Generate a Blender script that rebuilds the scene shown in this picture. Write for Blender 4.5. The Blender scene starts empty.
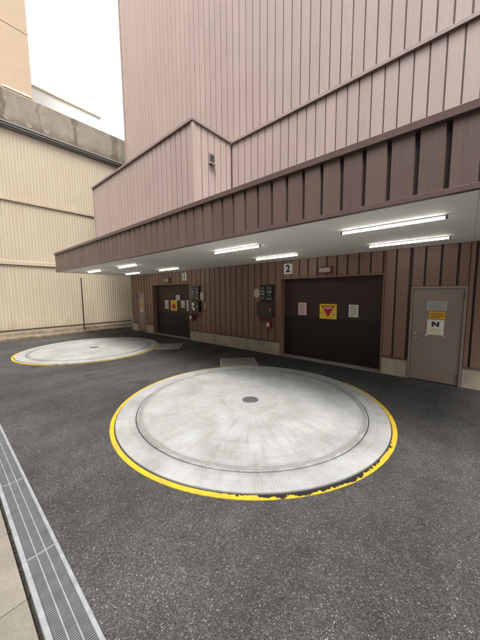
import bpy, math, random
from mathutils import Matrix, Vector

random.seed(7)
scene = bpy.context.scene
COL = scene.collection

# ------------------------------------------------------------------ camera
CAM_H = 1.80
YAW, PITCH, ROLL, FPX = math.radians(41.0), math.radians(-5.84), math.radians(-0.48), 261.5
f = Vector((-math.sin(YAW) * math.cos(PITCH), math.cos(YAW) * math.cos(PITCH), math.sin(PITCH)))
r = Vector((math.cos(YAW), math.sin(YAW), 0))
u = r.cross(f)
r2 = r * math.cos(ROLL) + u * math.sin(ROLL)
u2 = -r * math.sin(ROLL) + u * math.cos(ROLL)
cd = bpy.data.cameras.new('camera')
cam = bpy.data.objects.new('camera', cd)
COL.objects.link(cam)
m = Matrix((r2, u2, -f)).transposed().to_4x4()
m.translation = (0, 0, CAM_H)
cam.matrix_world = m
cd.sensor_fit = 'VERTICAL'
cd.sensor_height = 36
cd.lens = FPX / 640 * 36
cd.clip_start = 0.02
cd.clip_end = 2000
scene.camera = cam

# ------------------------------------------------------------------ light
SUN_DIR = Vector((0.42, -0.36, 1.0)).normalized()       # towards the sun: high, behind and right of the camera
w = bpy.data.worlds.new('World')
scene.world = w
w.use_nodes = True
nt = w.node_tree
nt.nodes.clear()
sky = nt.nodes.new('ShaderNodeTexSky')
sky.sky_type = 'NISHITA'
sky.sun_disc = False
sky.sun_elevation = math.asin(SUN_DIR.z)
sky.sun_rotation = math.atan2(SUN_DIR.x, SUN_DIR.y)
sky.air_density = 1.0
sky.dust_density = 4.0
sky.ozone_density = 1.0
hs = nt.nodes.new('ShaderNodeHueSaturation')             # thin white overcast: little blue left
hs.inputs['Saturation'].default_value = 0.15
bg = nt.nodes.new('ShaderNodeBackground')
bg.inputs['Strength'].default_value = 0.15
wo = nt.nodes.new('ShaderNodeOutputWorld')
nt.links.new(sky.outputs[0], hs.inputs['Color'])
nt.links.new(hs.outputs[0], bg.inputs['Color'])
nt.links.new(bg.outputs[0], wo.inputs['Surface'])

sl = bpy.data.lights.new('sun', 'SUN')
sl.energy = 1.5
sl.angle = math.radians(20)
sl.color = (1.0, 0.96, 0.9)
so = bpy.data.objects.new('sun', sl)
COL.objects.link(so)
so.rotation_euler = SUN_DIR.to_track_quat('Z', 'Y').to_euler()
so.location = (0, 0, 30)

vs = scene.view_settings
vs.view_transform = 'Standard'
vs.look = 'None'
vs.gamma = 1.0
vs.exposure = 1.6
vs.use_curve_mapping = False

# ------------------------------------------------------------------ helpers
class MB:
    def __init__(s):
        s.v, s.f = [], []

    def poly(s, pts):
        b = len(s.v)
        s.v += [tuple(p) for p in pts]
        s.f.append(tuple(range(b, b + len(pts))))
        return s

    def box(s, x0, x1, y0, y1, z0, z1):
        b = len(s.v)
        s.v += [(x0, y0, z0), (x1, y0, z0), (x1, y1, z0), (x0, y1, z0), (x0, y0, z1), (x1, y0, z1), (x1, y1, z1), (x0, y1, z1)]
        for q in ((3, 2, 1, 0), (4, 5, 6, 7), (0, 1, 5, 4), (1, 2, 6, 5), (2, 3, 7, 6), (3, 0, 4, 7)):
            s.f.append(tuple(b + i for i in q))
        return s

    def prism(s, pts, a, b_, axis='z'):
        """closed outline pts (2d, counter-clockwise) swept along axis from a to b_"""
        n = len(pts)
        base = len(s.v)
        for t in (a, b_):
            for p in pts:
                s.v.append({'z': (p[0], p[1], t), 'y': (p[0], t, p[1]), 'x': (t, p[0], p[1])}[axis])
        for i in range(n):
            j = (i + 1) % n
            s.f.append((base + i, base + j, base + n + j, base + n + i))
        s.f.append(tuple(base + i for i in reversed(range(n))))
        s.f.append(tuple(base + n + i for i in range(n)))
        return s

    def ring(s, r0, r1, z0, z1, a0=0.0, a1=2 * math.pi, n=128, bev=0.0):
        full = abs(a1 - a0 - 2 * math.pi) < 1e-6
        prof = [(r0, z0), (r1, z0)] + ([(r1, z1 - bev), (r1 - bev, z1), (r0 + bev, z1), (r0, z1 - bev)] if bev else [(r1, z1), (r0, z1)])
        k = len(prof)
        b = len(s.v)
        cnt = n if full else n + 1
        for i in range(cnt):
            a = a0 + (a1 - a0) * i / n
            for rr, zz in prof:
                s.v.append((rr * math.cos(a), rr * math.sin(a), zz))
        for i in range(n):
            i2 = (i + 1) % cnt
            for j in range(k):
                j2 = (j + 1) % k
                s.f.append((b + i * k + j, b + i2 * k + j, b + i2 * k + j2, b + i * k + j2))
        if not full:
            s.f.append(tuple(b + j for j in range(k)))
            s.f.append(tuple(b + n * k + j for j in reversed(range(k))))
        return s

    def tube(s, p, q, r0, r1=None, n=16):
        p, q = Vector(p), Vector(q)
        r1 = r0 if r1 is None else r1
        d = (q - p).normalized()
        a = d.orthogonal().normalized()
        c = d.cross(a)
        b = len(s.v)
        for pt, rr in ((p, r0), (q, r1)):
            for i in range(n):
                t = 2 * math.pi * i / n
                s.v.append(tuple(pt + (a * math.cos(t) + c * math.sin(t)) * rr))
        for i in range(n):
            j = (i + 1) % n
            s.f.append((b + i, b + j, b + n + j, b + n + i))
        s.f.append(tuple(b + i for i in reversed(range(n))))
        s.f.append(tuple(b + n + i for i in range(n)))
        return s

    def mesh(s, name, mat):
        me = bpy.data.meshes.new(name)
        me.from_pydata(s.v, [], s.f)
        me.update()
        if mat:
            me.materials.append(mat)
        return me

    def build(s, name, mat, parent=None, loc=(0, 0, 0), bevel=0, rz=0.0):
        o = bpy.data.objects.new(name, s.mesh(name, mat))
        COL.objects.link(o)
        o.location = loc
        o.rotation_euler = (0, 0, rz)
        if parent:
            o.parent = parent
        if bevel:
            md = o.modifiers.new('bevel', 'BEVEL')
            md.width = bevel
            md.segments = 2
            md.limit_method = 'ANGLE'
        return o


def link(name, me, parent=None, loc=(0, 0, 0), rz=0.0):
    o = bpy.data.objects.new(name, me)
    COL.objects.link(o)
    o.location = loc
    o.rotation_euler = (0, 0, rz)
    if parent:
        o.parent = parent
    return o


def tag(o, label=None, cat=None, group=None, kind=None):
    for k, v in (('label', label), ('category', cat), ('group', group), ('kind', kind)):
        if v:
            o[k] = v
    return o


def thing(name, label, cat, loc=(0, 0, 0), group=None, rz=0.0):
    o = bpy.data.objects.new(name, None)
    o.empty_display_size = 0.1
    COL.objects.link(o)
    o.location = loc
    o.rotation_euler = (0, 0, rz)
    return tag(o, label, cat, group)


def smooth(o):
    o.data.polygons.foreach_set('use_smooth', [True] * len(o.data.polygons))
    return o


def text_mesh(body, size, off=0.0):
    cu = bpy.data.curves.new('text', 'FONT')
    cu.body = body
    cu.size = size
    cu.align_x = 'CENTER'
    cu.align_y = 'CENTER'
    cu.extrude = 0.0015
    cu.offset = off
    cu.resolution_u = 4
    o = bpy.data.objects.new('text', cu)
    COL.objects.link(o)
    dg = bpy.context.evaluated_depsgraph_get()
    me = bpy.data.meshes.new_from_object(o.evaluated_get(dg))
    bpy.data.objects.remove(o)
    bpy.data.curves.remove(cu)
    return me


# ------------------------------------------------------------------ materials
class NT:
    def __init__(s, name):
        s.m = bpy.data.materials.new(name)
        s.m.use_nodes = True
        s.t = s.m.node_tree
        s.b = s.t.nodes['Principled BSDF']

    def n(s, kind, **kw):
        nd = s.t.nodes.new('ShaderNode' + kind)
        for k, v in kw.items():
            if k in nd.inputs:
                nd.inputs[k].default_value = v
            else:
                setattr(nd, k, v)
        return nd

    def l(s, a, b):
        s.t.links.new(a, b)

    def coords(s, scale=(1, 1, 1), world=False):
        if world:
            g = s.n('NewGeometry')
            src = g.outputs['Position']
        else:
            src = s.n('TexCoord').outputs['Object']
        mp = s.n('Mapping')
        mp.inputs['Scale'].default_value = scale
        s.l(src, mp.inputs['Vector'])
        return mp.outputs[0]

    def noise(s, vec, scale, detail=5, rough=0.55):
        nd = s.n('TexNoise')
        nd.inputs['Scale'].default_value = scale
        nd.inputs['Detail'].default_value = detail
        nd.inputs['Roughness'].default_value = rough
        s.l(vec, nd.inputs['Vector'])
        return nd.outputs['Fac']

    def ramp(s, fac, stops):
        nd = s.n('ValToRGB')
        e = nd.color_ramp.elements
        while len(e) < len(stops):
            e.new(0.5)
        for i, (p, c) in enumerate(stops):
            e[i].position = p
            c = (c, c, c) if isinstance(c, (int, float)) else c
            e[i].color = (*c, 1)
        s.l(fac, nd.inputs['Fac'])
        return nd.outputs['Color']

    def mix(s, a, b, fac, mode='MIX'):
        nd = s.n('MixRGB', blend_type=mode)
        for i, v in ((0, fac), (1, a), (2, b)):
            if isinstance(v, (int, float)):
                nd.inputs[i].default_value = v if i == 0 else (v, v, v, 1)
            elif isinstance(v, tuple):
                nd.inputs[i].default_value = (*v, 1)
            else:
                s.l(v, nd.inputs[i])
        return nd.outputs[0]

    def math(s, op, a, b=0.0):
        nd = s.n('Math', operation=op)
        for i, v in ((0, a), (1, b)):
            if isinstance(v, (int, float)):
                nd.inputs[i].default_value = v
            else:
                s.l(v, nd.inputs[i])
        return nd.outputs[0]

    def bump(s, h, strength, dist=0.01):
        nd = s.n('Bump')
        nd.inputs['Strength'].default_value = strength
        nd.inputs['Distance'].default_value = dist
        s.l(h, nd.inputs['Height'])
        s.l(nd.outputs[0], s.b.inputs['Normal'])

    def base(s, c):
        if isinstance(c, tuple):
            s.b.inputs['Base Color'].default_value = (*c, 1)
        else:
            s.l(c, s.b.inputs['Base Color'])

    def set(s, rough=None, metal=None, spec=None):
        if rough is not None:
            if isinstance(rough, (int, float)):
                s.b.inputs['Roughness'].default_value = rough
            else:
                s.l(rough, s.b.inputs['Roughness'])
        if metal is not None:
            s.b.inputs['Metallic'].default_value = metal
        if spec is not None:
            s.b.inputs['Specular IOR Level'].default_value = spec
        return s


def painted(name, col, rough=0.5, var=0.12, dirt=0.25, dirtcol=None, streak=True, metal=0.0, scale=1.0, spec=0.5):
    """painted metal with slight tint between pieces, vertical run marks and fine grain"""
    t = NT(name)
    v = t.coords((6 * scale, 6 * scale, 0.5 * scale) if streak else (scale, scale, scale), world=True)
    n1 = t.noise(v, 2.0, 6)
    v2 = t.coords((1, 1, 1), world=True)
    n2 = t.noise(v2, 0.8 * scale, 4)
    dk = dirtcol or tuple(c * 0.55 for c in col)
    fac = t.math('MULTIPLY', t.ramp(n1, [(0.42, 0.0), (0.75, 1.0)]), dirt)
    c = t.mix(col, dk, fac)
    hi = tuple(min(1, x * 1.12) for x in col)
    c = t.mix(c, hi, t.math('MULTIPLY', t.ramp(n2, [(0.45, 0.0), (0.7, 1.0)]), 0.5))
    oi = t.n('ObjectInfo')
    rnd = t.math('ADD', t.math('MULTIPLY', oi.outputs['Random'], var), 1.0 - var / 2)
    hsv = t.n('HueSaturation')
    t.l(rnd, hsv.inputs['Value'])
    t.l(c, hsv.inputs['Color'])
    t.base(hsv.outputs[0])
    rr = t.math('ADD', t.math('MULTIPLY', n2, 0.2), rough - 0.1)
    t.set(rr, metal, spec)
    t.bump(t.noise(v2, 3.0, 2), 0.12, 0.02)
    return t.m


def flat(name, col, rough=0.5, metal=0.0, emit=0.0, grain=0.08):
    t = NT(name)
    v = t.coords((1, 1, 1), world=True)
    n = t.noise(v, 14, 5)
    t.base(t.mix(tuple(c * (1 - grain) for c in col), tuple(min(1, c * (1 + grain)) for c in col), n))
    t.set(rough, metal)
    if emit:
        t.b.inputs['Emission Color'].default_value = (*col, 1)
        t.b.inputs['Emission Strength'].default_value = emit
    return t.m


def concrete(name, col, dark, stains=0.5, tile=False):
    t = NT(name)
    v = t.coords((1, 1, 1), world=True)
    vs_ = t.coords((3, 3, 0.35), world=True)
    a = t.noise(v, 3, 8, 0.65)
    b = t.noise(v, 60, 4)
    c = t.mix(dark, col, t.ramp(a, [(0.3, 0.0), (0.65, 1.0)]))
    st = t.ramp(t.noise(vs_, 1.6, 6), [(0.52, 0.0), (0.72, 1.0)])
    c = t.mix(c, tuple(x * 0.45 for x in dark), t.math('MULTIPLY', st, stains))
    c = t.mix(c, t.ramp(b, [(0.3, 0.75), (0.7, 1.1)]), 0.6, 'MULTIPLY')
    if tile:
        oi = t.n('ObjectInfo')
        hsv = t.n('HueSaturation')
        t.l(t.math('ADD', t.math('MULTIPLY', oi.outputs['Random'], 0.14), 0.93), hsv.inputs['Value'])
        t.l(c, hsv.inputs['Color'])
        c = hsv.outputs[0]
    t.base(c)
    t.set(0.9, 0, 0.3)
    t.bump(t.math('ADD', b, a), 0.35, 0.006)
    return t.m


def asphalt():
    t = NT('asphalt')
    v = t.coords((1, 1, 1), world=True)
    big = t.noise(v, 0.55, 5, 0.6)
    mid = t.noise(v, 5, 5, 0.65)
    vo = t.n('TexVoronoi')
    vo.inputs['Scale'].default_value = 150
    vo.inputs['Randomness'].default_value = 1
    t.l(v, vo.inputs['Vector'])
    vo2 = t.n('TexVoronoi')
    vo2.inputs['Scale'].default_value = 210
    t.l(v, vo2.inputs['Vector'])
    sep = t.n('SeparateColor')
    t.l(vo.outputs['Color'], sep.inputs[0])
    sep2 = t.n('SeparateColor')
    t.l(vo2.outputs['Color'], sep2.inputs[0])
    stone = t.ramp(sep.outputs[0], [(0.0, (0.040, 0.039, 0.038)), (0.5, (0.060, 0.059, 0.058)), (0.90, (0.088, 0.086, 0.083)), (0.97, (0.13, 0.126, 0.118)), (1.0, (0.25, 0.24, 0.22))])
    fine = t.ramp(sep2.outputs[1], [(0.0, 0.72), (0.7, 1.05), (0.97, 1.35), (1.0, 1.9)])
    c = t.mix(stone, fine, 1.0, 'MULTIPLY')
    binder = t.ramp(vo.outputs['Distance'], [(0.25, 1.0), (0.6, 0.55)])
    c = t.mix(c, binder, 0.8, 'MULTIPLY')
    # older, browner and newer, darker areas; pale dusty tracks that lead to the turntables
    c = t.mix(c, t.ramp(big, [(0.32, (0.72, 0.68, 0.635)), (0.5, (0.97, 0.955, 0.94)), (0.70, (1.24, 1.25, 1.26))]), 1.0, 'MULTIPLY')
    c = t.mix(c, t.ramp(mid, [(0.3, 0.84), (0.7, 1.16)]), 1.0, 'MULTIPLY')
    vt = t.coords((1.5, 0.35, 1), world=True)
    c = t.mix(c, t.ramp(t.noise(vt, 1.1, 4), [(0.35, 0.82), (0.66, 1.22)]), 0.9, 'MULTIPLY')
    oil = t.ramp(t.noise(v, 1.7, 3, 0.45), [(0.66, 0.0), (0.73, 1.0)])
    c = t.mix(c, (0.020, 0.018, 0.017), t.math('MULTIPLY', oil, 0.55))
    t.base(c)
    t.set(t.ramp(sep.outputs[1], [(0.0, 0.6), (1.0, 0.95)]), 0, 0.18)
    h = t.math('ADD', t.math('MULTIPLY', vo.outputs['Distance'], -1.0), t.math('MULTIPLY', sep.outputs[2], 0.35))
    h = t.math('ADD', h, t.math('MULTIPLY', vo2.outputs['Distance'], -0.4))
    t.bump(h, 0.9, 0.006)
    return t.m


def turntable_white(name='turntable_paint', seed=0.0):
    """worn off-white paint on chequer plate, with tyre scuffs that run round and radial streaks painted in for reflected light"""
    t = NT(name)
    tc = t.n('TexCoord')
    mp = t.n('Mapping')
    mp.inputs['Location'].default_value = (seed, seed * 0.7, 0)
    t.l(tc.outputs['Object'], mp.inputs['Vector'])
    v = mp.outputs[0]
    big = t.noise(v, 1.3, 6, 0.6)
    fine = t.noise(v, 22, 6, 0.65)
    sp = t.n('SeparateXYZ')
    t.l(tc.outputs['Object'], sp.inputs[0])
    x, y = sp.outputs[0], sp.outputs[1]
    rad = t.math('SQRT', t.math('ADD', t.math('MULTIPLY', x, x), t.math('MULTIPLY', y, y)))
    ang = t.math('ARCTAN2', y, x)
    cmb = t.n('CombineXYZ')
    t.l(t.math('MULTIPLY', ang, 10.0), cmb.inputs[0])
    t.l(t.math('MULTIPLY', rad, 0.9), cmb.inputs[1])
    cmb.inputs[2].default_value = seed
    streak = t.noise(cmb.outputs[0], 1.6, 5, 0.6)
    cm2 = t.n('CombineXYZ')
    t.l(t.math('MULTIPLY', ang, 0.8), cm2.inputs[0])
    t.l(t.math('MULTIPLY', rad, 9.0), cm2.inputs[1])
    cm2.inputs[2].default_value = seed + 3
    arc = t.noise(cm2.outputs[0], 1.5, 4, 0.6)
    # chequer plate: crossed raised bars
    P = 0.034
    p = t.math('DIVIDE', t.math('ADD', x, y), P * 1.414)
    q = t.math('DIVIDE', t.math('SUBTRACT', y, x), P * 1.414)
    fp = t.math('SUBTRACT', t.math('FRACT', t.math('ADD', p, 500.0)), 0.5)
    fq = t.math('SUBTRACT', t.math('FRACT', t.math('ADD', q, 500.0)), 0.5)
    par = t.math('FLOORED_MODULO', t.math('ADD', t.math('FLOOR', p), t.math('FLOOR', q)), 2.0)
    def lens(a, b):       # a long lens-shaped bar in its cell
        d = t.math('ADD', t.math('MULTIPLY', t.math('MULTIPLY', a, a), 5.0), t.math('MULTIPLY', t.math('MULTIPLY', b, b), 45.0))
        return t.math('SUBTRACT', 1.0, t.math('MINIMUM', d, 1.0))
    chk = t.math('ADD', t.math('MULTIPLY', par, lens(fp, fq)), t.math('MULTIPLY', t.math('SUBTRACT', 1.0, par), lens(fq, fp)))
    chk = t.math('MINIMUM', t.math('MULTIPLY', chk, 2.0), 1.0)
    c = t.mix((0.245, 0.248, 0.240), (0.315, 0.32, 0.312), t.ramp(big, [(0.32, 0.0), (0.62, 1.0)]))
    c = t.mix(c, (0.12, 0.118, 0.11), t.math('MULTIPLY', t.ramp(streak, [(0.46, 0.0), (0.74, 1.0)]), 0.34))  # radial streaks paint in the light reflected off the chequer plate
    c = t.mix(c, (0.11, 0.107, 0.10), t.math('MULTIPLY', t.ramp(arc, [(0.54, 0.0), (0.78, 1.0)]), 0.32))
    c = t.mix(c, (0.08, 0.077, 0.07), t.math('MULTIPLY', t.ramp(fine, [(0.60, 0.0), (0.78, 1.0)]), 0.5))
    # grime caught between the raised bars where the plate is scuffed
    scuff = t.ramp(t.noise(v, 1.9, 5, 0.65), [(0.40, 0.15), (0.64, 1.0)])
    g = t.math('MULTIPLY', t.math('SUBTRACT', 1.0, chk), t.math('ADD', t.math('MULTIPLY', scuff, 0.38), 0.04))
    c = t.mix(c, (0.09, 0.087, 0.08), g)
    # black tyre and grease smear along the running gap
    dg = t.math('ABSOLUTE', t.math('SUBTRACT', rad, 1.755))
    sm = t.math('MULTIPLY', t.math('SUBTRACT', 1.0, t.math('MINIMUM', t.math('DIVIDE', dg, 0.11), 1.0)), t.ramp(t.noise(v, 6, 6, 0.7), [(0.35, 0.1), (0.65, 1.0)]))
    c = t.mix(c, (0.06, 0.057, 0.052), t.math('MULTIPLY', sm, 0.6))
    t.base(c)
    t.set(t.math('ADD', t.math('MULTIPLY', fine, 0.3), 0.42), 0, 0.4)
    t.bump(t.math('ADD', chk, t.math('MULTIPLY', fine, 0.4)), 0.45, 0.003)
    return t.m


def yellow_paint():
    t = NT('yellow_line_paint')
    tc = t.n('TexCoord')
    v = tc.outputs['Object']
    sp = t.n('SeparateXYZ')
    t.l(v, sp.inputs[0])
    ang = t.math('ARCTAN2', sp.outputs[1], sp.outputs[0])
    rad = t.math('SQRT', t.math('ADD', t.math('MULTIPLY', sp.outputs[0], sp.outputs[0]), t.math('MULTIPLY', sp.outputs[1], sp.outputs[1])))
    chips = t.math('ADD', t.math('MULTIPLY', t.noise(v, 9, 8, 0.75), 0.75), t.math('MULTIPLY', t.noise(v, 2.2, 3), 0.25))
    # tyres wear the line away on the street side (-95..+10 deg); it also turns dark at the garage side (60..130 deg)
    def near(c0, wd):
        d = t.math('ABSOLUTE', t.math('SUBTRACT', ang, c0))
        return t.math('SUBTRACT', 1.0, t.math('MINIMUM', t.math('DIVIDE', d, wd), 1.0))
    worn = t.math('ADD', t.math('MULTIPLY', near(math.radians(-32), 0.68), 0.26), t.math('MULTIPLY', near(math.radians(8), 0.4), 0.12))
    inner = t.math('MULTIPLY', t.math('MULTIPLY', t.math('SUBTRACT', 2.112, rad), 34.0), worn)
    worn = t.math('ADD', worn, t.math('MULTIPLY', near(math.radians(90), 0.85), 0.8))  # garage side: dark tone rises by angle
    chips = t.math('ADD', t.math('MULTIPLY', t.math('SUBTRACT', chips, 0.5), 1.7), 0.5)
    k = t.math('ADD', t.math('ADD', chips, worn), inner)
    dark_fac = t.ramp(k, [(0.80, 0.0), (0.84, 1.0)])
    ycol = t.mix((0.44, 0.29, 0.014), (0.25, 0.18, 0.045), t.ramp(t.noise(v, 8, 7, 0.7), [(0.42, 0.0), (0.72, 1.0)]))
    dark = t.mix((0.008, 0.007, 0.007), (0.018, 0.016, 0.015), t.noise(v, 40, 4))
    t.base(t.mix(ycol, dark, dark_fac))
    t.set(0.7, 0, 0.15)
    t.bump(t.noise(v, 60, 4), 0.3, 0.003)
    return t.m


def siding_beige():
    t = NT('beige_corrugated_steel')
    v = t.coords((1, 1, 1), world=True)
    vs_ = t.coords((4, 4, 0.25), world=True)
    a = t.noise(vs_, 1.8, 6)
    b = t.noise(v, 0.5, 4)
    c = t.mix((0.385, 0.325, 0.236), (0.435, 0.373, 0.28), b)
    c = t.mix(c, (0.36, 0.28, 0.19), t.math('MULTIPLY', t.ramp(a, [(0.5, 0.0), (0.78, 1.0)]), 0.5))
    sp = t.n('SeparateXYZ')
    t.l(v, sp.inputs[0])
    low = t.ramp(t.math('ADD', t.math('MULTIPLY', sp.outputs[2], 0.8), t.math('MULTIPLY', t.noise(v, 3, 5), 0.8)), [(0.55, 0.45), (0.95, 0.0)])
    c = t.mix(c, (0.20, 0.15, 0.10), low)
    t.base(c)
    t.set(0.55, 0, 0.4)
    return t.m


def stained_parapet():
    t = NT('weathered_parapet_concrete')
    v = t.coords((1, 1, 1), world=True)
    vs_ = t.coords((1, 1.7, 0.13), world=True)
    a = t.noise(v, 2.2, 8, 0.65)
    b = t.noise(v, 26, 5)
    c = t.mix((0.20, 0.172, 0.135), (0.27, 0.24, 0.195), t.ramp(a, [(0.3, 0.0), (0.65, 1.0)]))
    sp = t.n('SeparateXYZ')
    t.l(v, sp.inputs[0])
    wob = t.math('MULTIPLY', t.math('SUBTRACT', t.noise(v, 2.5, 5), 0.5), 0.5)
    tot = None
    for yc, wd_, st in ((2.22, 0.16, 1.0), (4.78, 0.13, 0.9), (6.55, 0.20, 1.0), (3.4, 0.06, 0.4), (9.0, 0.2, 0.9), (0.3, 0.2, 0.8)):
        d = t.math('DIVIDE', t.math('ABSOLUTE', t.math('SUBTRACT', t.math('ADD', sp.outputs[1], wob), yc)), wd_)
        k_ = t.math('MULTIPLY', t.math('SUBTRACT', 1.0, t.math('MINIMUM', d, 1.0)), st)
        tot = k_ if tot is None else t.math('MAXIMUM', tot, k_)
    run = t.math('MULTIPLY', t.ramp(tot, [(0.05, 0.0), (0.45, 1.0)]), t.ramp(t.noise(v, 5, 6, 0.7), [(0.3, 0.35), (0.6, 1.0)]))
    c = t.mix(c, (0.055, 0.032, 0.026), t.math('MULTIPLY', run, 0.6))
    low = t.ramp(t.math('ADD', t.math('SUBTRACT', sp.outputs[2], 8.6), wob), [(0.05, 0.6), (0.35, 0.0)])
    c = t.mix(c, (0.09, 0.07, 0.045), low)
    c = t.mix(c, t.ramp(b, [(0.3, 0.75), (0.7, 1.15)]), 0.7, 'MULTIPLY')
    t.base(c)
    t.set(0.9, 0, 0.3)
    t.bump(t.math('ADD', a, b), 0.4, 0.02)
    return t.m


M = {
    'asphalt': asphalt(),
    'brown': painted('brown_siding_paint', (0.108, 0.073, 0.063), 0.42, 0.14, 0.25),
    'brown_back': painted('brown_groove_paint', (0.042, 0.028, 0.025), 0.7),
    'brown_wall': painted('warm_brown_siding_paint', (0.225, 0.130, 0.093), 0.45, 0.12, 0.2),
    'pink': painted('pale_mauve_siding_paint', (0.335, 0.26, 0.235), 0.5, 0.07, 0.16),
    'pink_back': painted('mauve_groove_shade', (0.080, 0.055, 0.052), 0.7),  # dark tone paints in the shade of the shallow cladding grooves
    'pink_trim': painted('mauve_flashing_paint', (0.24, 0.182, 0.168), 0.4, 0.05, 0.4),
    'brown_trim': painted('brown_flashing_paint', (0.105, 0.068, 0.062), 0.38, 0.05, 0.4),
    'soffit': painted('pale_grey_soffit_board', (0.86, 0.86, 0.82), 0.65, 0.03, 0.10, streak=False),
    'door_dark': painted('dark_brown_door_paint', (0.036, 0.0175, 0.012), 0.6, 0.05, 0.3),
    'door_dark2': painted('blackish_brown_door_paint', (0.017, 0.0075, 0.006), 0.65, 0.05, 0.3),
    'door_taupe': painted('taupe_door_paint', (0.275, 0.213, 0.175), 0.45, 0.04, 0.10),
    'plinth': concrete('plinth_concrete', (0.52, 0.46, 0.36), (0.36, 0.31, 0.24), 0.45, True),
    'slab': concrete('paving_slab_concrete', (0.18, 0.164, 0.138), (0.13, 0.118, 0.098), 0.0, True),
    'kerb': concrete('dirty_kerb_concrete', (0.19, 0.15, 0.105), (0.10, 0.075, 0.05), 0.6),
    'sill': concrete('threshold_concrete', (0.30, 0.285, 0.25), (0.20, 0.19, 0.165), 0.3),
    'patch': concrete('pale_patch_concrete', (0.26, 0.235, 0.195), (0.22, 0.20, 0.165), 0.1),
    'cover': concrete('pit_cover_paint', (0.17, 0.165, 0.145), (0.12, 0.115, 0.10), 0.2),
    'parapet': stained_parapet(),
    'beige': siding_beige(),
    'beige_trim': painted('cream_band_paint', (0.42, 0.345, 0.25), 0.5, 0.05, 0.4, (0.28, 0.20, 0.13)),
    'gutter': painted('grey_gutter_paint', (0.20, 0.19, 0.18), 0.5, 0.1, 0.4, streak=False),
    'orange': painted('apricot_wall_paint', (0.38, 0.285, 0.20), 0.8, 0.05, 0.12, streak=False),
    'white_wall': painted('white_wall_paint', (0.93, 0.925, 0.90), 0.8, 0.01, 0.03, streak=False),
    'cream': painted('cream_coping_paint', (0.80, 0.72, 0.58), 0.7, 0.05, 0.2, streak=False),
    'tt': turntable_white('turntable_paint_a', 0.0),
    'tt1': turntable_white('turntable_paint_b', 5.3),
    'yellow': yellow_paint(),
    'gap': flat('black_gap_rubber', (0.018, 0.017, 0.016), 0.8),
    'hub': flat('grey_hub_steel', (0.13, 0.13, 0.135), 0.5, 0.6),
    'wear': flat('scuffed_grey_track', (0.17, 0.168, 0.16), 0.6, grain=0.4),
    'galv': flat('galvanised_steel', (0.26, 0.27, 0.285), 0.5, 0.35, grain=0.45),
    'galv_dark': flat('dull_grating_steel', (0.15, 0.155, 0.165), 0.55, 0.4, grain=0.4),
    'soil': flat('dark_trench_soil', (0.022, 0.018, 0.014), 0.95, grain=0.5),
    'moss': flat('dry_moss', (0.035, 0.028, 0.014), 0.95, grain=0.6),
    'paper': flat('white_paper', (0.72, 0.70, 0.66), 0.6),
    'paper_pink': flat('pinkish_paper', (0.70, 0.56, 0.54), 0.6),
    'ink': flat('black_ink', (0.02, 0.02, 0.022), 0.5),
    'ink_grey': flat('grey_ink', (0.24, 0.23, 0.22), 0.6),
    'red': flat('red_print', (0.50, 0.012, 0.02), 0.5),
    'red_paint': flat('red_enamel', (0.20, 0.011, 0.018), 0.5),
    'dark_red': flat('dark_red_frame', (0.13, 0.012, 0.014), 0.5),
    'yellow_print': flat('yellow_print', (0.83, 0.60, 0.02), 0.5),
    'orange_print': flat('orange_print', (0.80, 0.40, 0.015), 0.5),
    'plate': flat('brushed_plate', (0.42, 0.45, 0.44), 0.45, 0.3),
    'black': flat('black_plastic', (0.014, 0.014, 0.016), 0.35),
    'grey_plastic': flat('grey_plastic', (0.11, 0.115, 0.12), 0.45),
    'box_brown': flat('brown_cabinet_paint', (0.055, 0.031, 0.022), 0.45),
    'ivory': flat('ivory_plastic', (0.50, 0.43, 0.33), 0.4),
    'lens': flat('rosy_lamp_lens', (0.42, 0.32, 0.30), 0.3),
    'steel': flat('satin_steel', (0.45, 0.43, 0.41), 0.35, 0.8),
    'pole': flat('dark_pole_paint', (0.045, 0.035, 0.03), 0.5),
    'lamp_body': flat('white_lamp_enamel', (0.55, 0.55, 0.53), 0.5),
    'tube': flat('lit_fluorescent_tube', (1.0, 0.97, 0.90), 0.4, emit=4.5, grain=0.0),
    'vent_dark': flat('dark_vent_louvre', (0.06, 0.055, 0.055), 0.5),
}

# ------------------------------------------------------------------ layout (metres; x along the building, y towards it)
YW, YF, YB = 6.34, 3.126, 4.83          # garage wall, canopy fascia, bay front
ZS, ZT = 2.684, 3.405                   # soffit, fascia top
XL, XR = -12.6, 1.5                     # ends of the building
XCL = -12.25                            # canopy left end
XBL, XBR = -12.7, -5.82                 # bay ends
ZB = 6.47                               # bay top and flashing
XG = -14.2                              # beige wall plane
DR0, DR1 = 0.222, 0.430                 # trench drain

# ---- ground: one asphalt sheet with a slot for the trench
g = MB()
XS0, XS1 = -13.4, 9.0
for (x0, x1, y0, y1) in ((-300, 300, DR1, 300), (-300, 300, -300, DR0 - 0.02), (-300, XS0, DR0 - 0.02, DR1), (XS1, 300, DR0 - 0.02, DR1)):
    g.poly([(x0, y0, 0), (x1, y0, 0), (x1, y1, 0), (x0, y1, 0)])
tag(g.build('asphalt_ground', M['asphalt']), 'dark grey asphalt yard with pale stone chips', 'ground', kind='structure')

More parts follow.
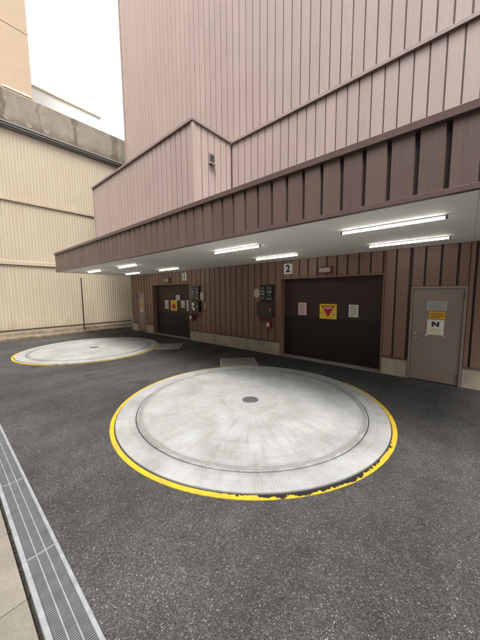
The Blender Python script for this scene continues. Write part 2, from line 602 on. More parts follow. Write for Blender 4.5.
# ---- pavement slabs left of the drain
pv = MB().box(-13.4, 9, -2.6, DR0 - 0.021, -0.10, 0.003).build('pavement', M['soil'])
tag(pv, 'strip of tan concrete paving slabs beside the drain', 'pavement', kind='structure')
SW = 0.655
slab = MB()
e = 0.004
slab.prism([(0, 0), (SW - 0.006, 0), (SW - 0.006, 0.011 - e), (SW - 0.006 - e, 0.011), (e, 0.011), (0, 0.011 - e)], -0.60 + 0.006, 0.0, 'y')
slab_me = slab.mesh('slab', M['slab'])
for j in range(4):
    k0, k1 = (-9, 8) if j < 2 else (-6, 5)
    for k in range(k0, k1):
        o = link('slab', slab_me, pv, (-1.855 + k * SW + random.uniform(-.002, .002), DR0 - 0.024 - j * 0.6, 0.004 + random.uniform(0, .0015)))

# ---- trench drain
dr = thing('trench_drain', 'long galvanised trench drain with slotted grates beside the tan slabs', 'drain')
MB().poly([(XS0, DR0 - 0.02, -0.16), (XS1, DR0 - 0.02, -0.16), (XS1, DR1, -0.16), (XS0, DR1, -0.16)]) \
    .poly([(XS0, DR0 - 0.02, -0.16), (XS0, DR0 - 0.02, 0.0), (XS1, DR0 - 0.02, 0.0), (XS1, DR0 - 0.02, -0.16)]) \
    .poly([(XS0, DR1, -0.16), (XS1, DR1, -0.16), (XS1, DR1, 0.0), (XS0, DR1, 0.0)]).build('trench', M['soil'], dr)
GP = 1.052
L_IN, R_IN = DR0 + 0.029, DR1 - 0.024
rail_l = MB().prism([(DR0, -0.05), (L_IN, -0.05), (L_IN, 0.006), (L_IN - 0.003, 0.009), (DR0 + 0.003, 0.009), (DR0, 0.006)], 0.002, GP - 0.002, 'x').mesh('side_rail', M['galv'])
rail_r = MB().prism([(R_IN, -0.05), (DR1, -0.05), (DR1, 0.006), (DR1 - 0.003, 0.009), (R_IN + 0.003, 0.009), (R_IN, 0.006)], 0.002, GP - 0.002, 'x').mesh('side_rail', M['galv'])
GW = R_IN - L_IN
flat_me = MB().box(0.004, GP - 0.004, -0.003, 0.003, -0.030, 0.0075).mesh('flat_bar', M['galv'])
bars = MB()
nb = 84
for i in range(nb):
    x = 0.006 + (GP - 0.012) * (i + 0.5) / nb
    bars.box(x - 0.0028, x + 0.0028, L_IN + 0.002, R_IN - 0.002, -0.022, 0.0045)
bars_me = bars.mesh('grate_bars', M['galv_dark'])
end_me = MB().box(0.0, 0.004, L_IN + 0.002, R_IN - 0.002, -0.026, 0.007).mesh('end_bar', M['galv'])
for k in range(-10, 7):
    x = -2.150 + k * GP
    link('side_rail', rail_l, dr, (x, 0, 0))
    link('side_rail', rail_r, dr, (x, 0, 0))
    gr = link('grate', bars_me, dr, (x, 0, 0))
    gr['kind'] = 'stuff'
    for t in (1 / 3, 2 / 3):
        link('flat_bar', flat_me, gr, (0, L_IN + GW * t, 0))
    for ex in (0.001, GP - 0.005):
        link('end_bar', end_me, gr, (ex, 0, 0))

# crumbs of moss and grit along the slab edge
ms = MB()
for i in range(420):
    x = random.uniform(-6, 0.5)
    y = DR0 - 0.012 + random.gauss(0, 0.006)
    s = random.uniform(0.002, 0.007) * (1.6 if random.random() < .12 else 1)
    b = len(ms.v)
    for dx, dy, dz in ((-1, 0, 0), (0, -1, 0), (1, 0, 0), (0, 1, 0), (0.2, 0.1, 1)):
        ms.v.append((x + dx * s * random.uniform(.6, 1.6), y + dy * s * random.uniform(.6, 1.2), -0.004 + dz * s * 2.2))
    for q in ((0, 1, 4), (1, 2, 4), (2, 3, 4), (3, 0, 4)):
        ms.f.append(tuple(b + i_ for i_ in q))
tag(ms.build('moss', M['moss']), 'dark crumbs of moss in the gap between slabs and drain', 'moss', kind='stuff')
tag(MB().box(-13.4, 9, DR0 - 0.0205, DR0 - 0.0005, -0.06, -0.022).build('gap_soil', M['soil']), 'dark soil filling the gap between slabs and drain', 'soil', kind='stuff')

# ---- siding
MESH = {}
def panel_mesh(wd, z0, z1, key, depth=0.028, chf=0.006, lines=True):
    k = (round(wd, 3), round(z0, 3), round(z1, 3), key, depth)
    if k not in MESH:
        c = min(chf, wd * .3, depth * .4)
        top = [(wd - c, 0.0)]
        if lines and wd > 0.15:
            for t in (0.66, 0.34):
                xx = wd * t
                top += [(xx + 0.004, 0.0), (xx, 0.0010), (xx - 0.004, 0.0)]
        top += [(c, 0.0)]
        pts = [(0, depth)] + list(reversed(top)) + [(wd, depth)]
        mb = MB()
        mb.prism(pts, z0, z1, 'z')
        MESH[k] = mb.mesh('panel', M[key])
    return MESH[k]


def siding(parent, org, ang, x0, x1, z0, z1, pitch, groove, key, grid=0.0, depth=0.028):
    """panels along local x from x0 to x1 on the plane through org, turned by ang about z"""
    k = math.floor((x0 - grid) / pitch)
    while grid + k * pitch < x1:
        a = max(x0, grid + k * pitch + groove / 2)
        b = min(x1, grid + (k + 1) * pitch - groove / 2)
        k += 1
        if b - a < 0.03:
            continue
        p = Vector(org) + Matrix.Rotation(ang, 3, 'Z') @ Vector((a, random.uniform(0, 0.0015), 0))
        link('panel', panel_mesh(b - a, z0, z1, key, depth), parent, p, ang)


tower = thing('parking_tower', 'windowless parking tower clad in mauve ribbed metal above two dark garage doors', 'building')

# garage wall backing with openings
OPEN = [(-12.06, -11.38, 1.86), (-10.72, -8.07, 2.195), (-4.00, -1.37, 2.20), (-0.875, -0.005, 1.895)]
gw = MB()
edges = [XL]
for a, b, z in OPEN:
    gw.box(edges[-1], a, YW + 0.029, YW + 0.30, 0.0, ZS + 0.3)
    gw.box(a, b, YW + 0.029, YW + 0.30, z, ZS + 0.3)
    edges.append(b)
gw.box(edges[-1], XR, YW + 0.029, YW + 0.30, 0.0, ZS + 0.3)
wall = gw.build('garage_wall', M['brown_back'], tower)
segs = []
e0 = XL
for a, b, z in OPEN:
    segs += [(e0, a, 0.385), (a, b, z)]
    e0 = b
segs.append((e0, XR, 0.385))
for i, (a, b, z) in enumerate(segs):
    siding(wall, (0, YW, 0), 0, a + (0.004 if i % 2 == 0 else 0), b - (0.004 if i % 2 == 0 else 0), z + 0.02, ZS - 0.004, 0.25, 0.028, 'brown_wall', grid=-0.165)
    if i % 2 == 0:      # plinth blocks and their drip flashing under the siding
        n = max(1, round((b - a) / 1.35))
        for q in range(n):
            w_ = (b - a) / n
            MB().box(a + q * w_ + 0.004, a + (q + 1) * w_ - 0.004, YW - 0.012, YW + 0.0285, 0.0, 0.372).build('plinth_block', M['plinth'], wall, bevel=0.006)
        MB().prism([(YW - 0.022, 0.374), (YW + 0.028, 0.374), (YW + 0.028, 0.404), (YW - 0.018, 0.388)], a, b, 'x').build('drip_flashing', M['brown_trim'], wall)
MB().box(XL - 0.09, XL - 0.002, YW - 0.02, YW + 0.30, 0.0, ZS).build('corner_trim', M['plinth'], wall)

# garage doors
def garage_door(a, b, z, split, label):
    d = MB().box(a + 0.03, b - 0.03, YW + 0.19, YW + 0.24, split + 0.004, z - 0.02).build('garage_door', M['door_dark'], tower)
    d['label'] = label
    MB().box(a + 0.03, b - 0.03, YW + 0.187, YW + 0.24, 0.035, split).build('lower_leaf', M['door_dark2'], d)
    for (x0, x1) in ((a, a + 0.03), (b - 0.03, b)):
        MB().box(x0 + 0.001, x1, YW - 0.014, YW + 0.245, 0.0, z - 0.026).build('jamb', M['brown_wall'], d, bevel=0.003)
    MB().box(a + 0.001, b - 0.001, YW - 0.016, YW + 0.245, z - 0.025, z + 0.012).build('lintel', M['brown_wall'], d, bevel=0.003)
    MB().box(a - 0.01, b + 0.01, YW - 0.03, YW + 0.30, 0.001, 0.022).build('threshold', M['sill'], d, bevel=0.004)

garage_door(*OPEN[1], 1.0, 'dark brown garage door with five small notices')
garage_door(*OPEN[2], 1.145, 'blackish brown garage door with yellow stop poster')

# service doors
def service_door(a, b, z, label, handle_left=True):
    d = MB().box(a + 0.045, b - 0.045, YW - 0.004, YW + 0.036, 0.018, z - 0.043).build('service_door', M['door_taupe'], tower, bevel=0.002)
    d['label'] = label
    for (x0, x1) in ((a + 0.001, a + 0.040), (b - 0.040, b - 0.001)):
        MB().box(x0, x1, YW - 0.024, YW + 0.05, 0.0, z - 0.0385).build('door_frame', M['door_taupe'], d, bevel=0.002)
    MB().box(a + 0.001, b - 0.001, YW - 0.025, YW + 0.05, z - 0.038, z + 0.012).build('door_frame', M['door_taupe'], d, bevel=0.002)
    MB().box(a + 0.0405, b - 0.0405, YW + 0.037, YW + 0.06, 0.0, z - 0.0385).build('door_stop', M['gap'], d)
    hx = a + 0.105 if handle_left else b - 0.105
    s = 1 if handle_left else -1
    MB().tube((hx, YW - 0.005, 0.965), (hx, YW - 0.018, 0.965), 0.027, 0.025, 20).build('lock_rose', M['steel'], d)
    h = MB().tube((hx, YW - 0.005, 0.885), (hx, YW - 0.055, 0.885), 0.013, n=12)
    h.tube((hx - s * 0.012, YW - 0.055, 0.885), (hx + s * 0.125, YW - 0.050, 0.880), 0.011, 0.009, 12)
    h.build('handle', M['steel'], d)
    for zz in (0.12, z - 0.22):
        xx = b - 0.043 if handle_left else a + 0.043
        MB().tube((xx, YW - 0.030, zz), (xx, YW - 0.030, zz + 0.115), 0.012, n=10).build('hinge', M['brown_trim'], d)
    return d

service_door(*OPEN[3], 'taupe steel door with lever handle and three stacked notices')
service_door(*OPEN[0], 'narrow taupe steel door at the far end of the garage wall', False)

# canopy
can = MB().box(XCL + 0.03, XR, YF + 0.045, YW - 0.001, ZS + 0.012, ZT - 0.03).build('canopy', M['brown_back'], tower)
siding(can, (0, YF, 0), 0, XCL + 0.02, XR, ZS + 0.052, ZT - 0.075, 0.239, 0.034, 'brown', grid=-0.213, depth=0.042)
siding(can, (XCL, 0, 0), -math.pi / 2, -YW + 0.02, -YF - 0.05, ZS + 0.052, ZT - 0.075, 0.239, 0.034, 'brown', depth=0.028)
MB().prism([(YF - 0.030, ZT - 0.075), (YF + 0.046, ZT - 0.075), (YF + 0.046, ZT + 0.012), (YF - 0.030, ZT)], XCL - 0.03, XR, 'x').build('cap_flashing', M['brown_trim'], can, bevel=0.003)
MB().box(XCL - 0.03, XCL + 0.03, YF + 0.047, YW, ZT - 0.075, ZT + 0.002).build('cap_flashing', M['brown_trim'], can)
MB().box(XCL - 0.018, XR, YF - 0.018, YF + 0.044, ZS - 0.006, ZS + 0.046).build('edge_flashing', M['brown_trim'], can, bevel=0.003)
MB().box(XCL - 0.018, XCL + 0.028, YF + 0.045, YW, ZS - 0.006, ZS + 0.046).build('edge_flashing', M['brown_trim'], can)
sp_me = {}
x = XCL + 0.03
edges = [XCL + 0.03]
k = 0.022
while k > XCL + 0.03:
    edges.append(k)
    k -= 0.82
edges = sorted(edges + [0.842, XR])
for a, b in zip(edges[:-1], edges[1:]):
    for (y0, y1) in ((YF + 0.046, 4.68), (4.684, YW - 0.002)):
        MB().box(a + 0.0015, b - 0.0015, y0, y1, ZS, ZS + 0.010).build('soffit_panel', M['soffit'], can)

# tower walls above the canopy
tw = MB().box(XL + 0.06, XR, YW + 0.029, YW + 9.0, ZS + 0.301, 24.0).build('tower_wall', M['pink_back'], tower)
siding(tw, (0, YW + 0.018, 0), 0, XBR + 0.012, XR, ZT - 0.2, ZB - 0.09, 0.25, 0.025, 'pink', grid=-0.05, depth=0.010)
siding(tw, (0, YW + 0.018, 0), 0, XL + 0.08, XR, ZB + 0.005, 10.22, 0.25, 0.027, 'pink', grid=0.02, depth=0.010)
siding(tw, (0, YW + 0.018, 0), 0, XL + 0.08, XR, 10.224, 24.0, 0.25, 0.027, 'pink', grid=0.02, depth=0.010)
siding(tw, (XL + 0.032, 0, 0), -math.pi / 2, -YW - 9.0, -YW - 0.03, ZB, 24.0, 0.25, 0.024, 'pink')
MB().box(XL + 0.03, XL + 0.079, YW - 0.002, YW + 0.05, ZB + 0.06, 24).build('corner_trim', M['pink'], tw)
MB().prism([(YW - 0.035, ZB - 0.088), (YW + 0.028, ZB - 0.088), (YW + 0.028, ZB + 0.004), (YW - 0.03, ZB - 0.010)], XBR + 0.031, XR, 'x').build('flashing', M['pink_trim'], tw, bevel=0.004)

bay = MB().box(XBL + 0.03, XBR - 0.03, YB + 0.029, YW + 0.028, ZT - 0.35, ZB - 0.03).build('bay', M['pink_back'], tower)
siding(bay, (0, YB + 0.018, 0), 0, XBL + 0.03, XBR - 0.075, ZT - 0.3, ZB - 0.075, 0.25, 0.034, 'pink', grid=XBR - 0.06, depth=0.010)
siding(bay, (XBR - 0.018, 0, 0), math.pi / 2, YB + 0.075, YW - 0.001, ZT - 0.3, ZB - 0.075, 0.25, 0.025, 'pink', grid=YB + 0.07, depth=0.010)
MB().prism([(XBR - 0.07, YB - 0.003), (XBR + 0.003, YB - 0.003), (XBR + 0.003, YB + 0.07), (XBR - 0.028, YB + 0.07), (XBR - 0.028, YB + 0.028), (XBR - 0.07, YB + 0.028)], ZT - 0.3, ZB - 0.075, 'z').build('corner_trim', M['pink'], bay)
MB().box(XBL - 0.002, XBL + 0.029, YB - 0.002, YB + 0.06, ZT - 0.3, ZB - 0.075).build('corner_trim', M['pink'], bay)
MB().box(XBL - 0.03, XBR + 0.030, YB - 0.030, YB + 0.028, ZB - 0.074, ZB).build('coping', M['pink_trim'], bay, bevel=0.004)
MB().box(XBR - 0.028, XBR + 0.030, YB + 0.0285, YW - 0.036, ZB - 0.074, ZB - 0.001).build('coping', M['pink_trim'], bay, bevel=0.004)
v = MB().box(XBR + 0.002, XBR + 0.03, 5.40, 5.60, 5.52, 5.80).build('vent', M['steel'], bay)
for i in range(6):
    MB().prism([(XBR + 0.031, 5.55 + i * 0.038), (XBR + 0.045, 5.545 + i * 0.038), (XBR + 0.045, 5.552 + i * 0.038), (XBR + 0.031, 5.576 + i * 0.038)], 5.42, 5.58, 'y').build('louvre', M['vent_dark'], v)
MB().prism([(XBR + 0.031, 5.50), (XBR + 0.09, 5.495), (XBR + 0.09, 5.51), (XBR + 0.031, 5.53)], 5.38, 5.62, 'y').build('vent_sill', M['ivory'], v)

# ---- fluorescent lamps under the canopy
def lamp(cx, cy, label):
    t = thing('fluorescent_lamp', label, 'lamp', (cx, cy, ZS), 'fluorescent lamps under the canopy')
    MB().prism([(-0.022, -0.002), (-0.016, -0.018), (0.016, -0.018), (0.022, -0.002)], -0.60, 0.60, 'x').build('housing', M['lamp_body'], t)
    for s in (-1, 1):
        MB().box(s * 0.600 - 0.012, s * 0.600 + 0.012, -0.012, 0.012, -0.047, -0.002).build('lamp_holder', M['grey_plastic'], t)
    smooth(MB().tube((-0.585, 0, -0.036), (0.585, 0, -0.034), 0.012, n=14).build('tube', M['tube'], t))

for cx, pos in ((-0.84, 'nearest the taupe steel door'), (-3.52, 'above the yellow stop poster door'), (-8.0, 'above the door marked 1'), (-10.6, 'nearest the beige wall')):
    lamp(cx, 3.93, 'lit fluorescent tube %s, by the canopy edge' % pos)
    lamp(cx - 0.03, 5.42, 'lit fluorescent tube %s, close to the wall' % pos)

# ---- turntables
def turntable(cx, cy, pad, key, label):
    t = thing('vehicle_turntable', label, 'turntable', (cx, cy, 0), 'vehicle turntables in the yard')
    MB().ring(0.001, 2.066, -0.01, 0.0045, n=96).build('pit_gap', M['gap'], t)
    MB().ring(2.062, 2.115, 0.0, 0.006, n=160).build('yellow_line', M['yellow'], t)
    n = 8
    for i in range(n):           # fixed outer ring in plates
        a = 2 * math.pi * i / n + 0.2
        MB().ring(1.787, 2.046, 0.0, 0.022, a + 0.0004, a + 2 * math.pi / n - 0.0004, 20, bev=0.002).build('ring_plate', M[key], t)
    MB().ring(1.775, 1.7865, 0.0, 0.014, n=128).build('running_gap', M['gap'], t)
    d = MB().ring(1.735, 1.7745, 0.0, 0.028, n=128, bev=0.005).build('turning_disc', M[key], t)
    MB().ring(1.700, 1.7345, 0.0, 0.0215, n=128).build('wear_track', M['wear'], d)
    n = 8
    for i in range(n):
        a = 2 * math.pi * i / n + 0.42
        MB().ring(0.452, 1.6995, 0.0, 0.026, a + 0.0005, a + 2 * math.pi / n - 0.0005, 14, bev=0.001).build('deck_plate', M[key], d)
        MB().ring(0.001, 0.015, 0.0, 0.0270, n=10).build('bolt', M['wear'], d, (1.58 * math.cos(a + 0.12), 1.58 * math.sin(a + 0.12), 0))
    MB().ring(0.133, 0.449, 0.0, 0.026, n=64, bev=0.002).build('hub_plate', M[key], d)
    MB().ring(0.0005, 0.128, 0.0, 0.030, n=40, bev=0.004).build('hub_cap', M['hub'], d)
    # drive pit cover, radial
    p = MB().box(2.12, 2.90, -0.47, 0.47, 0.001, 0.014).build('pit_cover_frame', M['sill'], t, rz=pad)
    MB().box(2.13, 2.855, -0.425, 0.425, 0.0145, 0.019).build('pit_cover', M['cover'], p)
    return t

turntable(-2.648, 3.293, math.radians(136), 'tt', 'worn white turntable with chipped yellow rim in front of door 2')
turntable(-9.414, 3.318, math.radians(45), 'tt1', 'white turntable with yellow rim beside the beige corrugated wall')

# ---- left side: kerb, beige building, pole, far buildings
kb = MB()
kb.prism([(-14.17, 0.0), (-13.2, 0.0), (-13.2, 0.12), (-13.24, 0.14), (-13.62, 0.16), (-13.66, 0.26), (-14.17, 0.30)], -4.0, 14.0, 'y')
tag(kb.build('kerb', M['kerb'], bevel=0.01), 'dirty stepped concrete kerb along the foot of the beige wall', 'kerb', kind='structure')

bb = thing('corrugated_building', 'beige corrugated steel building with stained concrete parapet on the left', 'building')
MB().box(XG - 5.0, XG - 0.045, -4.0, 14.0, 0.0, 8.58).build('wall', M['beige_trim'], bb)
def corr(z0, z1):
    mb = MB()
    p = 0.113
    y = -4.0
    pts = []
    while y < 14.0:
        pts += [(XG, y), (XG, y + 0.060), (XG - 0.009, y + 0.070), (XG - 0.009, y + 0.103)]
        y += p
    b = len(mb.v)
    for xx, yy in pts:
        mb.v += [(xx, yy, z0), (xx, yy, z1)]
    for i in range(len(pts) - 1):
        mb.f.append((b + 2 * i, b + 2 * i + 2, b + 2 * i + 3, b + 2 * i + 1))
    return mb.build('corrugated_sheet', M['beige'], bb)
for z0, z1 in ((0.36, 3.06), (3.22, 5.61), (5.73, 8.40)):
    corr(z0, z1)
for z0, z1 in ((3.05, 3.23), (5.60, 5.74)):
    MB().prism([(XG - 0.044, z0), (XG + 0.055, z0), (XG + 0.055, z1 - 0.03), (XG - 0.044, z1)], -4, 14, 'y').build('cover_band', M['beige_trim'], bb)
MB().box(XG - 0.044, XG + 0.02, -4, 14, 0.301, 0.365).build('base_flashing', M['pole'], bb)  # flashing coloured dark to paint in the shadow line at the wall foot
for k, (z0, dz, dx) in enumerate(((8.38, 0.05, 0.10), (8.44, 0.07, 0.16), (8.52, 0.06, 0.20))):
    MB().box(XG - 0.04, XG + dx, -4, 14, z0, z0 + dz - 0.002).build('gutter', M['gutter'], bb, bevel=0.006)
MB().box(XG - 0.5, XG + 0.12, -4, 14, 8.585, 9.80).build('parapet', M['parapet'], bb, bevel=0.02)
for yy in (2.35, 3.05, 3.65):
    MB().tube((XG + 0.11, yy, 8.75), (XG + 0.125, yy, 8.75), 0.10, n=20).build('patch', M['patch'], bb)

po = thing('signpost', 'thin dark metal pole standing on the kerb by the beige wall', 'pole', (-13.45, 4.38, 0.13))
MB().tube((0, 0, 0.0), (0, 0, 2.40), 0.028, n=12).build('post', M['pole'], po)
MB().tube((0, 0, 2.40), (0, 0, 2.425), 0.034, n=12).build('cap', M['pole'], po)
MB().box(-0.07, 0.07, -0.07, 0.07, 0.0, 0.018).build('base_plate', M['pole'], po)

ob = thing('apricot_building', 'tall apricot coloured building rising behind the stained parapet', 'building', (-20, 0, 0))
for z0, z1 in ((0, 13.2), (13.22, 16.6), (16.64, 20.4), (20.44, 34)):
    MB().box(-8, 0, -12, 4.62, z0, z1).build('wall_panel', M['orange'], ob)
MB().box(0.0, 0.03, 3.3, 4.55, 13.25, 13.33).build('ledge', M['cream'], ob)

wb = thing('white_building', 'distant white building with thin cream coping against the bright sky', 'building', (-24, 0, 0))
MB().box(-8, 0, -4, 10.05, 0, 16.38).build('wall', M['white_wall'], wb)
MB().box(-8.1, 0.12, -4, 10.15, 16.38, 16.46).build('coping', M['cream'], wb)
MB().box(-0.02, 0.10, 10.06, 10.16, 15.6, 16.37).build('downpipe', M['cream'], wb)

MB().tube((-0.4, 7.25, 16.46), (-0.4, 7.25, 17.0), 0.02, n=8).box(-0.45, -0.35, 7.0, 7.55, 17.0, 17.07).build('roof_aerial', M['soffit'], wb)

sb = thing('unseen_sky_blocker', 'unseen grey block added across the street to hold back sky light', 'building', (0, -11, 0))  # added out of view to block sky light and darken the canopy area
MB().box(-34, 30, -10, 0, 0, 17.0).build('wall', M['gutter'], sb)
MB().box(-34.1, 30.1, -10.1, 0.1, 17.0, 17.3).build('coping', M['cover'], sb)

# ---- signs and notices (the wall plane faces -y)
def lines(mb, x0, x1, z0, z1, n, y, th):
    for i in range(n):
        z = z1 - (z1 - z0) * (i + 0.5) / n
        e_ = x1 - (x1 - x0) * random.choice((0, 0, .1, .25))
        mb.box(x0, e_, y - 0.001, y, z - th / 2, z + th / 2)
    return mb

YP2 = YW + 0.189        # upper leaf of the garage doors
def notice(name, label, x0, x1, z0, z1, y, key, border=None, rows=6, ink='ink_grey', group=None, cat='notice', rowbox=None):
    t = thing(name, label, cat, ((x0 + x1) / 2, y, z0), group)
    wd, hh = x1 - x0, z1 - z0
    yy = 0.0
    if border:
        MB().box(-wd / 2 - 0.03, wd / 2 + 0.03, -0.006, 0, -0.03, hh + 0.03).build('border', M[border], t)
        yy = -0.0065
    MB().box(-wd / 2, wd / 2, yy - 0.004, yy, 0, hh).build('sheet', M[key], t)
    if rows:
        a, b, c, d = rowbox or (0.1, 0.9, 0.08, 0.92)
        lines(MB(), -wd / 2 + wd * a, -wd / 2 + wd * b, hh * c, hh * d, rows, yy - 0.0045, hh * (d - c) / rows * 0.42).build('print', M[ink], t)
    return t

YL2 = YW + 0.160
k = (YP2 / YW)          # the leaves stand deeper than the wall face the widths were read on
def K(a): return a * k
def KZ(z): return CAM_H + (z - CAM_H) * k
notice('notice', 'white notice in a dark red frame on garage door 2', K(-3.42), K(-3.19), KZ(1.215), KZ(1.535), YP2, 'paper_pink', 'dark_red', 8)
notice('notice', 'small cream typed notice right of the yellow stop poster', K(-2.105), K(-1.89), KZ(1.22), KZ(1.51), YP2, 'paper', None, 8)

def stop_poster(name, label, x0, x1, z0, z1, txt, tri):
    t = thing(name, label, 'poster', ((x0 + x1) / 2, YP2, z0))
    wd, hh = x1 - x0, z1 - z0
    MB().box(-wd / 2, wd / 2, -0.004, 0, 0, hh).build('sheet', M['yellow_print'], t)
    if tri:
        MB().prism([(0.0, hh * 0.10), (wd * 0.41, hh * 0.90), (-wd * 0.41, hh * 0.90)], -0.0065, -0.0045, 'y').build('triangle', M['red'], t)
        me = text_mesh(txt, wd * 0.185, 0.002)
        me.materials.append(M['paper'])
        o = link('lettering', me, t, (0, -0.0085, hh * 0.74))
        o.rotation_euler = (math.pi / 2, 0, 0)
        lines(MB(), -wd * 0.46, -wd * 0.22, hh * 0.28, hh * 0.44, 2, -0.0055, 0.014).build('print', M['ink_grey'], t)
        lines(MB(), wd * 0.22, wd * 0.46, hh * 0.28, hh * 0.44, 2, -0.0055, 0.014).build('print', M['ink_grey'], t)
        lines(MB(), wd * 0.05, wd * 0.44, hh * 0.06, hh * 0.14, 1, -0.0055, 0.014).build('print', M['ink_grey'], t)
    else:
        MB().box(-wd * 0.40, wd * 0.40, -0.0055, -0.0045, hh * 0.62, hh * 0.93).build('header', M['orange_print'], t)
        MB().prism([(-wd * .3, hh * .2), (wd * .28, hh * .16), (wd * .34, hh * .5), (wd * .12, hh * .68), (-wd * .2, hh * .66), (-wd * .36, hh * .44)], -0.0075, -0.006, 'y').build('picture', M['red'], t)
        lines(MB(), -wd * 0.42, wd * 0.42, hh * 0.03, hh * 0.13, 2, -0.0055, 0.012).build('print', M['ink_grey'], t)
    return t

stop_poster('poster', 'yellow poster with inverted red triangle and white lettering on garage door 2', K(-2.82), K(-2.39), KZ(1.145), KZ(1.515), '止まれ', True)
stop_poster('poster', 'yellow and orange poster with red picture on garage door 1', K(-9.32), K(-8.89), KZ(1.115), KZ(1.54), '', False)
notice('notice', 'pinkish notice left of the orange poster on garage door 1', K(-9.74), K(-9.48), KZ(1.175), KZ(1.54), YP2, 'paper_pink', None, 7)
notice('notice', 'small white notice placed highest on garage door 1', K(-8.94), K(-8.69), KZ(1.535), KZ(1.75), YP2, 'paper', None, 4)
notice('notice', 'white notice right of the orange poster on garage door 1', K(-8.61), K(-8.38), KZ(1.25), KZ(1.53), YP2, 'paper', None, 6)
notice('notice', 'narrow white strip notice at the right edge of garage door 1', K(-8.27), K(-8.15), KZ(1.14), KZ(1.55), YP2, 'paper', None, 9)

# on the taupe door
YD = YW - 0.005
notice('name_plate', 'grey metal plate, topmost sign on the taupe steel door', -0.598, -0.290, 1.435, 1.613, YD, 'plate', None, 5, 'ink_grey', cat='sign')
t = notice('notice', 'orange notice in the middle of the taupe steel door stack', -0.556, -0.306, 1.268, 1.410, YD, 'orange_print', None, 4, 'ink', rowbox=(0.08, 0.92, 0.08, 0.85))
t = notice('notice', 'white notice with black symbol, lowest on the taupe steel door', -0.580, -0.312, 0.955, 1.252, YD, 'paper', None, 3, 'yellow_print', rowbox=(0.18, 0.82, 0.14, 0.42))
sy = MB().box(-0.06, -0.025, -0.006, -0.0045, 0.165, 0.26).box(0.025, 0.06, -0.006, -0.0045, 0.165, 0.26)
sy.prism([(-0.024, 0.26), (-0.024, 0.215), (0.024, 0.165), (0.024, 0.21)], -0.006, -0.0045, 'y')
sy.build('symbol', M['ink'], t)
for s in (-1, 1):
    MB().poly([(s * 0.134, -0.002, 0.0), (s * 0.134, -0.003, 0.03), (s * 0.150, -0.02, -0.03), (s * 0.118, -0.012, -0.03)]).poly([(s * 0.134, -0.0015, 0.0), (s * 0.118, -0.0115, -0.03), (s * 0.150, -0.0195, -0.03), (s * 0.134, -0.0025, 0.03)]).build('curled_corner', M['paper'], t)

notice('name_plate', 'cream plate, topmost on the narrow far taupe door', -11.83, -11.56, 1.40, 1.65, YD, 'ivory', None, 4, 'ink_grey', cat='sign')
notice('notice', 'orange notice in the middle of the narrow far taupe door', -11.80, -11.58, 1.20, 1.38, YD, 'orange_print', None, 3, 'ink')
notice('notice', 'white notice, lowest on the narrow far taupe door', -11.81, -11.58, 0.94, 1.18, YD, 'paper', None, 4)

# number plates above the garage doors
def number(txt, x0, x1, z0, z1, label):
    t = thing('number_plate', label, 'sign', ((x0 + x1) / 2, YW - 0.001, z0))
    wd, hh = x1 - x0, z1 - z0
    MB().box(-wd / 2, wd / 2, -0.012, 0, 0, hh).build('plate', M['paper'], t, bevel=0.002)
    me = text_mesh(txt, hh * 0.98, 0.011)
    me.materials.append(M['ink'])
    o = link('numeral', me, t, (0, -0.0145, hh * 0.5))
    o.rotation_euler = (math.pi / 2, 0, 0)
number('2', -3.885, -3.622, 2.31, 2.59, 'white plate with black numeral 2 above the right garage door')
number('1', -8.47, -8.21, 2.31, 2.60, 'white plate with black numeral 1 above the left garage door')

def indicator(x0, x1, z0, z1, label):
    t = thing('indicator_lamp', label, 'lamp', ((x0 + x1) / 2, YW - 0.001, z0))
    wd, hh = x1 - x0, z1 - z0
    MB().box(-wd / 2, wd / 2, -0.06, 0, 0, hh).build('case', M['dark_red'], t, bevel=0.006)
    MB().box(-wd / 2 + 0.025, wd / 2 - 0.025, -0.072, -0.061, 0.03, hh - 0.03).build('lens', M['lens'], t, bevel=0.004)
indicator(-2.865, -2.525, 2.265, 2.435, 'pale signal lamp in dark frame above the right garage door')
indicator(-9.63, -9.30, 2.265, 2.455, 'pale signal lamp in dark frame above the left garage door')

# control stations beside the doors
def capsule(t, x0, x1, z0, z1, d, key, name):
    r_ = (x1 - x0) / 2
    cx = (x0 + x1) / 2
    pts = []
    for i in range(13):
        a = math.pi * i / 12
        pts.append((cx + r_ * math.cos(a), z1 - r_ + r_ * math.sin(a)))
    for i in range(13):
        a = math.pi + math.pi * i / 12
        pts.append((cx + r_ * math.cos(a), z0 + r_ + r_ * math.sin(a)))
    return MB().prism(pts, -d, 0, 'y').build(name, M[key], t, bevel=0.012)

def control_panel(x0, x1, z0, z1, label):
    t = thing('control_panel', label, 'control panel', ((x0 + x1) / 2, YW - 0.001, z0), 'operating panels beside the garage doors')
    wd, hh = x1 - x0, z1 - z0
    MB().box(-wd / 2, wd / 2, -0.07, 0, 0, hh).build('case', M['black'], t, bevel=0.006)
    for i, (px, pz, pw, ph, key) in enumerate(((-.30, .80, .34, .14, 'grey_plastic'), (-.26, .60, .26, .08, 'plate'), (-.26, .42, .26, .08, 'plate'), (-.28, .18, .30, .16, 'grey_plastic'),
                                            (.22, .78, .36, .20, 'grey_plastic'), (.24, .55, .32, .14, 'ink_grey'), (.24, .34, .26, .12, 'grey_plastic'), (.20, .12, .38, .10, 'ink_grey'))):
        MB().box((px - pw / 2) * wd, (px + pw / 2) * wd, -0.082, -0.0705, (pz - ph / 2) * hh, (pz + ph / 2) * hh).build('key_plate', M[key], t, bevel=0.002)
    for s in (.62, .44):
        MB().tube((-.44 * wd, -0.071, s * hh), (-.44 * wd, -0.09, s * hh), 0.014, n=12).build('button', M['ivory'], t)

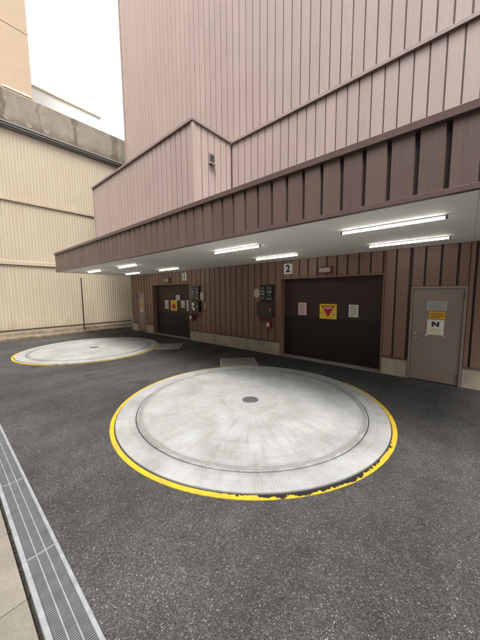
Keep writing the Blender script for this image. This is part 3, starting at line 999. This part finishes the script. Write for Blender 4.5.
def cabinet(x0, x1, z0, z1, label, key='box_brown', stickers=()):
    t = thing('switch_cabinet', label, 'cabinet', ((x0 + x1) / 2, YW - 0.001, z0))
    wd, hh = x1 - x0, z1 - z0
    MB().box(-wd / 2, wd / 2, -0.11, 0, 0, hh).build('case', M[key], t, bevel=0.006)
    MB().box(-wd / 2 + 0.012, wd / 2 - 0.012, -0.122, -0.111, 0.012, hh - 0.012).build('lid', M[key], t, bevel=0.004)
    MB().box(wd / 2 - 0.10, wd / 2 - 0.06, -0.134, -0.1225, hh * 0.42, hh * 0.62).build('latch', M['steel'], t)
    for (a, b, c, d) in stickers:
        MB().box((a - .5) * wd, (b - .5) * wd, -0.125, -0.1225, c * hh, d * hh).build('sticker', M['paper'], t)

def intercom(x0, x1, z0, z1, label):
    t = thing('wall_beacon', label, 'wall lamp', ((x0 + x1) / 2, YW - 0.001, z0))
    wd, hh = x1 - x0, z1 - z0
    capsule(t, -wd / 2, wd / 2, 0, hh, 0.05, 'ivory', 'case')
    capsule(t, -wd / 2 + 0.045, wd / 2 - 0.045, 0.05, hh - 0.05, 0.062, 'ivory', 'cover')

def extinguisher(cx, z0, hh, label):
    t = thing('fire_extinguisher', label, 'extinguisher', (cx, YW - 0.10, z0))
    rr = hh * 0.24
    b = MB().tube((0, 0, 0.0), (0, 0, hh * 0.68), rr, n=20).tube((0, 0, hh * 0.6801), (0, 0, hh * 0.80), rr, rr * 0.4, 20).build('cylinder', M['red_paint'], t)
    MB().tube((0, 0, hh * 0.8), (0, 0, hh * 0.9), rr * 0.35, n=12).build('valve', M['black'], t)
    MB().box(-rr * 0.3, rr * 1.2, -0.012, 0.012, hh * 0.90, hh * 0.95).build('lever', M['black'], t)
    MB().tube((rr * 0.4, -0.01, hh * 0.86), (rr * 1.35, -0.02, hh * 0.55), 0.011, n=8).tube((rr * 1.35, -0.02, hh * 0.55), (rr * 1.25, -0.02, hh * 0.12), 0.011, 0.015, 8).build('hose', M['black'], t)
    lab = MB()
    for i in range(6):
        a0, a1 = -math.pi / 2 - 0.6 + i * 0.2, -math.pi / 2 - 0.6 + (i + 1) * 0.2
        lab.poly([(rr * 1.01 * math.cos(a), rr * 1.01 * math.sin(a), z) for a, z in ((a0, hh * .22), (a1, hh * .22), (a1, hh * .56), (a0, hh * .56))])
    lab.build('paper_label', M['paper'], t)
    MB().box(-rr * 0.5, rr * 0.5, rr + 0.001, 0.095, hh * 0.3, hh * 0.6).build('bracket', M['red_paint'], t)

def red_sign(x0, x1, z0, z1, label):
    t = thing('red_sign', label, 'sign', ((x0 + x1) / 2, YW - 0.001, z0))
    wd, hh = x1 - x0, z1 - z0
    MB().box(-wd / 2, wd / 2, -0.008, 0, 0, hh).build('plate', M['red_paint'], t)
    lines(MB(), -wd * .4, wd * .4, hh * .3, hh * .7, 1, -0.0085, hh * .18).build('print', M['dark_red'], t)

control_panel(-4.665, -4.195, 1.575, 2.035, 'black control panel beside garage door 2')
intercom(-4.905, -4.690, 1.645, 1.95, 'ivory oval wall fitting left of the panel at door 2')
cabinet(-4.755, -4.185, 1.10, 1.53, 'brown switch cabinet under the black panel at door 2')
red_sign(-4.74, -4.46, 0.965, 1.085, 'red plate under the brown cabinet at door 2')
extinguisher(-4.31, 0.77, 0.32, 'red extinguisher with white label beside garage door 2')

control_panel(-7.88, -7.42, 1.57, 2.085, 'black control panel above the cabinet with white stickers, door 1')
intercom(-7.40, -7.19, 1.54, 1.87, 'ivory oval wall fitting right of the panel at door 1')
cabinet(-7.87, -7.40, 1.125, 1.52, 'black switch cabinet with white stickers at door 1', 'black', ((.16, .46, .56, .88), (.14, .34, .3, .5), (.30, .54, .14, .40)))
red_sign(-7.66, -7.36, 0.955, 1.06, 'red plate under the black cabinet at door 1')
extinguisher(-7.83, 0.78, 0.34, 'red extinguisher with dark hose beside garage door 1')
notice('key_box', 'narrow white box on the siding right of the cabinet at door 1', -7.235, -7.165, 1.23, 1.47, YW - 0.001, 'ivory', None, 0, cat='box')
